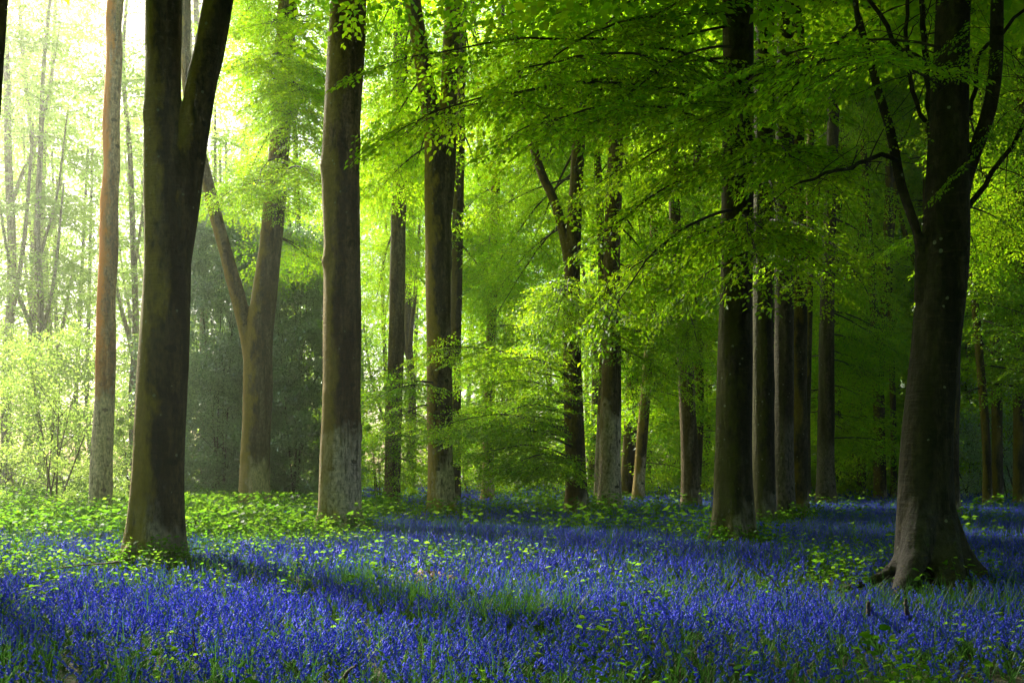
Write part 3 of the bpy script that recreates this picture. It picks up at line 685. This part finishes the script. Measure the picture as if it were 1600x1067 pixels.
shrub('bush','dim bush right of the moss-collared beech, far back',54,1240,7.0,3.2,10000,0.11,'leaf',213,cat='bush')
shrub('bush','small bright leafy shoot rising from the brambles right of the V-forked trunk',19,302,0.9,0.95,500,0.075,'herb',214,cat='shoot',stems=2)

# ------------------------------------------------------------------ ground cover
def vnoise(x,y,s,seed):
    r=np.random.default_rng(seed); ph=r.uniform(0,6.28,12); k=r.normal(0,1,(6,2)); out=0
    for i in range(6):
        out=out+np.sin((k[i,0]*x+k[i,1]*y)/s+ph[i])*np.cos((k[i,1]*x*0.7-k[i,0]*y*0.9)/s+ph[i+6])
    return out/2.4
def scatter(rng,y0,y1,per_m2,pad=1.5):
    area=0; n=int(per_m2*((y1**2-y0**2)*0.5145+2*pad*(y1-y0)))
    Y=np.sqrt(rng.uniform(y0**2,y1**2,n)); X=rng.uniform(-1,1,n)*(0.5145*Y+pad); return X,Y
def px_of(X,Y): return 800+F*X/Y, HOR+F*(EYE-0.25)/Y
def green_mask(X,Y):
    """0..1: where brambles and nettles push the bluebells out"""
    u,v=px_of(X,Y); g=np.zeros_like(X)
    g+=np.clip((Y-16)/6,0,1)*np.clip((640-u)/300,0,1)*1.1           # left, beyond the V-forked tree
    g+=0.55*np.exp(-(((u-60)/170)**2+((v-880)/32)**2))
    for cx,cy,rx,ry,a in ((860,795,120,8,.5),(1010,830,190,10,.4),(720,862,120,12,.5),(250,880,90,25,.4),(1180,905,150,14,.85),(1080,925,90,10,.5),(1300,890,90,22,.6),(640,800,90,12,.5),(880,783,110,7,.8),(1090,784,60,6,.5),(450,830,140,18,.4)):
        g+=a*np.exp(-(((u-cx)/rx)**2+((v-cy)/ry)**2))
    g+=0.22*vnoise(X,Y,1.3,3)
    return np.clip(g,0,1)
def near_trunk(X,Y,f=1.25):
    m=np.zeros(len(X),bool)
    for t in T.values():
        b=t['base']; r=t['K'][0,3]*f+0.05; m|=((X-b[0])**2+(Y-b[1])**2)<r*r
    return m

def bell_template(rng,lod):
    A=Acc(); h=rng.uniform(0.27,0.37); bend=rng.uniform(0.04,0.08); a0=0
    t=np.linspace(0,1,6); st=np.stack([bend*t**2.5,0*t,h*(t-0.10*t**5)],1)
    def strap(a,ln,w,m,hh):
        n=4 if lod==0 else 3 if lod==1 else 2
        t=np.linspace(0,1,n+1); r=ln*0.75*t; z=hh*np.sin(t*2.1)
        c=np.stack([np.cos(a)*r,np.sin(a)*r,z],1); s=np.array([-math.sin(a),math.cos(a),0])*w; ww=(1-t**2)[:,None]*0.9+0.1
        v=np.concatenate([c-s*ww,c+s*ww]); q=[[i,i+1,i+n+2,i+n+1] for i in range(n)]
        A.add(v,q,rng.uniform(0,1),m)
    for k in range({0:5,1:3,2:2}[lod]): strap(rng.uniform(0,6.28),rng.uniform(0.14,0.26),0.006 if lod==0 else 0.008,1,rng.uniform(0.10,0.2))
    if lod<2:
        V,Q=tube(st,np.full(6,0.0028),3); A.add(V,Q,0.3,1)
    nb={0:7,1:7,2:6}[lod]
    for i in range(nb):
        f=0.55+0.45*(i+0.5)/nb; p=np.array([np.interp(f,t,st[:,j]) for j in range(3)])
        a=rng.uniform(-1.5,1.5)+ (0 if i%2 else 0.6); out=np.array([math.cos(a),math.sin(a),0]); dn=np.array([0,0,-1.0])
        ax=out*rng.uniform(0.3,0.8)+dn*0.9; ax/=np.linalg.norm(ax); s0=p+out*0.016
        ti=rng.uniform(0,1); sc=rng.uniform(0.85,1.15)*(1.15-0.4*(f-0.55)/0.45)
        if lod==2:
            v,q,k=leaf_quads(np.array([s0]),np.array([ax]),rng.normal(0,1,(1,3)),np.array([0.034*sc]),False,0.85); A.add(v,q,ti,0); continue
        side=np.cross(ax,[0.3,0.1,1]); side/=np.linalg.norm(side); up=np.cross(ax,side)
        seg=5 if lod==0 else 3
        prof=[(0,0.0035),(0.008,0.0085),(0.018,0.0080),(0.023,0.0150)] if lod==0 else [(0,0.006),(0.022,0.0125)]
        th=np.linspace(0,2*np.pi,seg,endpoint=False); vv=[]
        for z,r in prof: vv.append(s0+ax*z*sc+np.outer(np.cos(th)*r*sc,side)+np.outer(np.sin(th)*r*sc,up))
        n=len(prof); i0=np.arange(n-1)[:,None]*seg; j=np.arange(seg)[None,:]
        A.add(np.concatenate(vv),np.stack([i0+j,i0+(j+1)%seg,i0+seg+(j+1)%seg,i0+seg+j],-1),ti,0)
    return A.arrays()

def put(A,tmpls,X,Y,rng,s0=0.8,s1=1.2,tilt=0.12,tj=0.38,zoff=0.0):
    Z=gz(X,Y)+zoff; idx=rng.integers(len(tmpls),size=len(X))
    for k,(v,f,t,m) in enumerate(tmpls):
        w=np.where(idx==k)[0]; n=len(w)
        if n==0: continue
        a=rng.uniform(0,6.283,n); s=rng.uniform(s0,s1,n); c,sn=np.cos(a)*s,np.sin(a)*s
        tx=rng.normal(0,tilt,n); ty=rng.normal(0,tilt,n)
        vx=v[None,:,0]*c[:,None]-v[None,:,1]*sn[:,None]; vy=v[None,:,0]*sn[:,None]+v[None,:,1]*c[:,None]; vz=v[None,:,2]*s[:,None]
        vx=vx+tx[:,None]*vz; vy=vy+ty[:,None]*vz
        V=np.stack([vx+X[w][:,None],vy+Y[w][:,None],vz+Z[w][:,None]],-1).reshape(-1,3)
        Fq=(f[None]+(np.arange(n)*len(v))[:,None,None]).reshape(-1,4)
        tt=np.clip(t[None]+rng.uniform(-tj,tj,n)[:,None],0,1).ravel()
        A.add(V,Fq,tt,np.tile(m,n))

def bare(X,Y):
    u,v=px_of(X,Y); g=0
    for cx,cy,rx,ry,a in ((1450,915,110,12,.95),(1130,948,60,8,.6),(690,918,50,9,.6),(240,868,50,9,.5),(620,1062,80,14,.4),(30,1040,60,22,.5)):
        g=g+a*np.exp(-(((u-cx)/rx)**2+((v-cy)/ry)**2))
    return np.clip(g+0.15*(vnoise(X,Y,0.4,77)>0.75),0,1)
def leaf_litter():
    rng=np.random.default_rng(35); A=Acc(); X,Y=scatter(rng,3.8,26,55); k=rng.uniform(0,1,len(X))<0.25+bare(X,Y); X=X[k];Y=Y[k]; n=len(X)
    p=np.stack([X,Y,gz(X,Y)+0.012+rng.uniform(0,0.02,n)],1); a=rng.uniform(0,6.283,n)
    v,q,kk=leaf_quads(p,np.stack([np.cos(a),np.sin(a),rng.normal(0,0.2,n)],1),np.stack([rng.normal(0,0.35,n),rng.normal(0,0.35,n),np.ones(n)],1),rng.uniform(0.04,0.08,n),True,0.65)
    A.add(v,q,np.repeat(rng.uniform(0,1,n),kk),0)
    for _ in range(260):
        j=rng.integers(n); c=p[j]; a=rng.uniform(0,3.14); l=rng.uniform(0.1,0.4); d=np.array([math.cos(a),math.sin(a),rng.normal(0,0.1)])*l
        V,Q=tube(bezier(c,c+d,0.03,6),np.linspace(0.006,0.003,6),5); A.add(V,Q,0.2,0)
    A.obj('leaf_litter',[leaf_mat('dead_leaf',(0.05,0.03,0.015),(0.24,0.14,0.075),(0.06,0.03,0.01),(0.2,0.1,0.04),0.15,0.03)],kind='stuff',label='brown dead beech leaves and twigs on the soil',cat='leaf litter')
leaf_litter()

def bluebells():
    rng=np.random.default_rng(31); A=Acc()
    for lod,(y0,y1,den,s0,s1) in enumerate(((3.6,10.5,200,0.55,1.0),(10.5,23,150,0.6,1.05),(23,70,55,0.85,1.3))):
        tm=[bell_template(rng,lod) for _ in range(7)]
        X,Y=scatter(rng,y0,y1,den); g=green_mask(X,Y)
        clump=0.62+0.45*vnoise(X,Y,0.55,9)+0.25*vnoise(X,Y,0.2,10)
        front=np.clip((Y-4.8)/2.6,0.35,1)
        keep=(rng.uniform(0,1,len(X))<(1-0.93*g)*(1-bare(X,Y))*np.clip(clump+0.12,0.42,1)*front)&~near_trunk(X,Y,1.3)
        put(A,tm,X[keep],Y[keep],rng,s0,s1,tilt=0.32)
    A.obj('bluebells',[M['bell'],M['stem']],kind='stuff',label='carpet of violet-blue bluebells covering the woodland floor',cat='bluebells')
bluebells()

def grass():
    rng=np.random.default_rng(41); A=Acc(); tm=[]
    for k in range(6):
        B_=Acc()
        for i in range(9):
            a=rng.uniform(0,6.28); ln=rng.uniform(0.16,0.34); r0=rng.uniform(0,0.04,2)*rng.choice([-1,1],2); lean=rng.uniform(0.1,0.6)
            t=np.linspace(0,1,4); c=np.stack([r0[0]+np.cos(a)*ln*lean*t**1.8,r0[1]+np.sin(a)*ln*lean*t**1.8,ln*(t-0.25*lean*t**2)],1)
            s=np.array([-math.sin(a),math.cos(a),0])*0.0045; ww=(1-t)[:,None]*0.85+0.15
            B_.add(np.concatenate([c-s*ww,c+s*ww]),[[j,j+1,j+5,j+4] for j in range(3)],rng.uniform(0,1),0)
        tm.append(B_.arrays())
    X,Y=scatter(rng,3.6,16,45); den=0.35+0.5*vnoise(X,Y,0.7,21)+0.5*np.clip((6.6-Y)/1.5,0,1)
    k=rng.uniform(0,1,len(X))<np.clip(den,0.1,1); put(A,tm,X[k],Y[k],rng,0.7,1.25)
    X,Y=scatter(rng,16,40,14); put(A,tm,X,Y,rng,0.9,1.5)
    for (u,v,r,n) in ((640,912,0.4,40),(300,845,0.8,70),(560,895,0.5,80),(1450,930,0.9,90),(820,935,0.5,90)):
        yy=F*1.15/(v-HOR+8); xx=(u-800)*yy/F; X=xx+rng.normal(0,r*0.5,n); Y=yy+rng.normal(0,r*0.4,n); put(A,tm,X,Y,rng,1.0,1.5)
    A.obj('grass',[M['grass']],kind='stuff',label='dark green grass and bluebell leaves between the flowers',cat='grass')
grass()

def undergrowth():
    rng=np.random.default_rng(51); A=Acc(); near=[];far=[]
    for k in range(6):
        for lod,lst in ((0,near),(1,far)):
            B_=Acc(); h=rng.uniform(0.22,0.46); n=rng.integers(9,15) if lod==0 else rng.integers(8,12)
            V,Q=tube(np.array([[0,0,0],[0.02,0,h*0.5],[0.05,0.02,h]]),[0.003,0.0025,0.001],3); B_.add(V,Q,0.3,1)
            p=np.stack([rng.normal(0,0.065,n),rng.normal(0,0.065,n),h*rng.uniform(0.45,1.05,n)],1)
            a=rng.uniform(0,6.28,n); d=np.stack([np.cos(a),np.sin(a),rng.uniform(-0.3,0.3,n)],1)
            nr=np.stack([rng.normal(0,0.7,n),rng.normal(0,0.6,n)-0.25,np.ones(n)],1)
            v,q,kk=leaf_quads(p,d,nr,rng.uniform(0.035,0.075,n)*(1.25 if lod else 1),lod==0,0.75); B_.add(v,q,np.repeat(rng.uniform(0,0.8,n),kk),0)
            lst.append(B_.arrays())
    for y0,y1,den,tm,s0,s1 in ((4.2,18,50,near,0.6,1.15),(18,34,42,far,0.9,1.7),(34,78,14,far,0.9,1.7)):
        X,Y=scatter(rng,y0,y1,den); g=green_mask(X,Y); u,v=px_of(X,Y)
        clump=0.62+0.95*vnoise(X,Y,0.5,61)
        base=0.045 if y0<18 else 0.04
        k=(rng.uniform(0,1,len(X))<np.clip(g*0.8*clump,base*(clump>0.6),1)*(1-0.8*bare(X,Y)))&~near_trunk(X,Y,1.1)
        put(A,tm,X[k],Y[k],rng,s0,s1,tj=0.35)
    # growth round the feet of the nearer trunks
    for key,n in (('bigleft',90),('single',110),('fork6',70),('dark12',80),('dark13',60),('ring14',70),('dark14',40),('dark17',40),('orange',60),('big17',16)):
        t=T[key]; r=t['K'][0,3]*1.25+rng.exponential(0.25,n); a=rng.uniform(3.3,6.1,n); b=t['base']
        put(A,near,b[0]+np.cos(a)*r,b[1]+np.sin(a)*r,rng,0.7,1.3)
    A.obj('undergrowth',[M['herb'],M['stem']],kind='stuff',label='light green brambles and nettles spreading through the bluebells',cat='undergrowth')
undergrowth()

# ------------------------------------------------------------------ single small things
def ground_pt(u,v,z=0.0):
    Y=F*(EYE-z)/(v-HOR); return np.array([(u-800)*Y/F,Y,float(gz((u-800)*Y/F,Y))+z])
def fern(u,v,n,ln,label,seed):
    rng=np.random.default_rng(seed); b=ground_pt(u,v); root=empty('fern',tuple(b),label=label,cat='fern')
    for i in range(n):
        A=Acc(); a=rng.uniform(0,6.28); L_=ln*rng.uniform(0.75,1.1); t=np.linspace(0,1,14)
        c=np.stack([np.cos(a)*L_*0.6*t,np.sin(a)*L_*0.6*t,L_*(0.95*t-0.45*t**2.2)],1); V,Q=tube(c,np.linspace(0.004,0.0012,14),4); A.add(V,Q,0.2,0)
        tn=np.gradient(c,axis=0); tn/=np.linalg.norm(tn,axis=1,keepdims=True); s=np.array([-math.sin(a),math.cos(a),0])
        for sd in (-1,1):
            for k in np.arange(0.12,1,0.028):
                p=np.array([np.interp(k,t,c[:,j]) for j in range(3)]); tg=np.array([np.interp(k,t,tn[:,j]) for j in range(3)])
                l=L_*0.26*math.sin(min(1,k/0.35)*1.57)*(1-k)**0.7+0.012
                v_,q,kk=leaf_quads(np.array([p]),np.array([s*sd+tg*0.35]),np.array([np.cross(tg,s)]),np.array([l]),True,0.30); A.add(v_,q,rng.uniform(0,1),0)
        A.obj('frond',[M['fern']],root,origin=b)
fern(985,905,9,0.75,'bright green fern standing in the bluebells right of centre',301)
fern(432,905,4,0.42,'small fern among bluebells below the stout ringed beech',302)
fern(1590,1040,6,0.6,'dark fern in the bottom right corner',303)
fern(845,800,5,0.9,'pale fern at the edge of the flowers before the dark centre beech',304)

def stick(name,pts,r0,label,cat,seed,side=()):
    rng=np.random.default_rng(seed); K=[ground_pt(u,v,z) for u,v,z in pts]; C=curve_pts(np.array(K),0.06)
    C[:,:]+=np.cumsum(rng.normal(0,0.003,C.shape),axis=0); A=Acc(); V,Q=tube(C,np.linspace(r0,r0*0.3,len(C)),8,cap=True); A.add(V,Q,0.5,0)
    for f,dx,dz,ln in side:
        p=C[int(f*(len(C)-1))]; e=p+np.array([dx,0.05,dz])*ln; V,Q=tube(bezier(p,e,0.03,6),np.linspace(r0*0.5,r0*0.15,6),6,cap=True); A.add(V,Q,0.5,0)
    A.obj(name,[M['stick']],origin=C[0],label=label,cat=cat)
stick('fallen_branch',[(185,872,0.30),(150,878,0.36),(110,884,0.34),(70,893,0.30),(30,905,0.22)],0.016,'thin fallen branch lying on the bluebells left of the V-forked trunk','branch',401,[(0.6,-0.8,0.3,0.4),(0.3,-0.5,0.6,0.3)])
stick('fallen_branch',[(530,1062,0.1),(540,1048,0.22),(556,1036,0.36)],0.016,'short pale bent stick poking up at the bottom, left of centre','branch',402)
stick('fallen_branch',[(1215,930,0.04),(1208,910,0.28),(1170,880,0.5),(1140,872,0.62)],0.008,'thin arching twig in the flowers below the near mossy beech','branch',403)
stick('fallen_branch',[(660,925,0.1),(680,905,0.3),(700,893,0.42)],0.008,'bare dark twig rising beside the earth mound','branch',404)
stick('fallen_branch',[(1170,1060,0.02),(1150,1048,0.15),(1138,1035,0.28)],0.02,'dark curved stick near the bottom, right of centre','branch',405)
stick('fallen_branch',[(308,1050,0.0),(303,1010,0.3),(300,985,0.5)],0.007,'upright dark twig among the flowers at lower left','branch',406,[(0.7,-0.8,0.1,0.3)])
stick('dead_stump',[(1357,975,0.0),(1355,962,0.22),(1357,955,0.38)],0.035,'left of two broken dark stubs before the big roots','stump',407)
stick('dead_stump',[(1420,980,0.0),(1415,958,0.3),(1413,948,0.46)],0.028,'right of two broken dark stubs before the big roots','stump',408)
stick('fallen_branch',[(932,880,0.0),(928,868,0.25),(932,856,0.45)],0.012,'short grey twig standing upright left of the bright fern','branch',409)
def mound():
    rng=np.random.default_rng(500); b=ground_pt(668,925); A=Acc()
    th=np.linspace(0,2*np.pi,28,endpoint=False); rs=np.linspace(0,1,9); V=[]
    for r in rs:
        wob=1+0.12*np.sin(3*th+1)+0.08*np.sin(7*th); V.append(np.stack([np.cos(th)*r*0.55*wob,np.sin(th)*r*0.3*wob,0.20*(1-r**2.5)+0.02*rng.normal(0,1,28)*(r<0.95)-0.03],1))
    V=np.concatenate(V)+b; i=np.arange(8)[:,None]*28; j=np.arange(28)[None,:]
    A.add(V,np.stack([i+j,i+(j+1)%28,i+28+(j+1)%28,i+28+j],-1),0.5)
    A.obj('earth_mound',[flat_mat('orange_earth',(0.30,0.15,0.07),(0.10,0.05,0.03),14)],origin=b,label='low mound of orange-brown earth among the flowers, below centre',cat='mound')
mound()

# ------------------------------------------------------------------ air
def haze():
    x0,x1,y0,y1,z0,z1=-110,110,-60,118,-1.6,58
    v=[(x,y,z) for z in (z0,z1) for y in (y0,y1) for x in (x0,x1)]
    f=[(0,2,3,1),(4,5,7,6),(0,1,5,4),(2,6,7,3),(0,4,6,2),(1,3,7,5)]
    me=bpy.data.meshes.new('haze'); me.from_pydata(v,[],f); m,n=new_mat('woodland_haze')
    pv=N(n,'ShaderNodeVolumePrincipled'); pv.inputs['Color'].default_value=(0.93,1.0,0.78,1); pv.inputs['Density'].default_value=HAZE_DENSITY; pv.inputs['Anisotropy'].default_value=0.80
    o=N(n,'ShaderNodeOutputMaterial'); L(n,pv.outputs[0],o.inputs['Volume']); me.materials.append(m)
    ob=bpy.data.objects.new('haze',me); COL.objects.link(ob); tag(ob,'pale morning haze filling the wood','haze',kind='stuff')
if HAZE_DENSITY>0: haze()
print('QUADS', sum(len(m.polygons) for m in bpy.data.meshes))
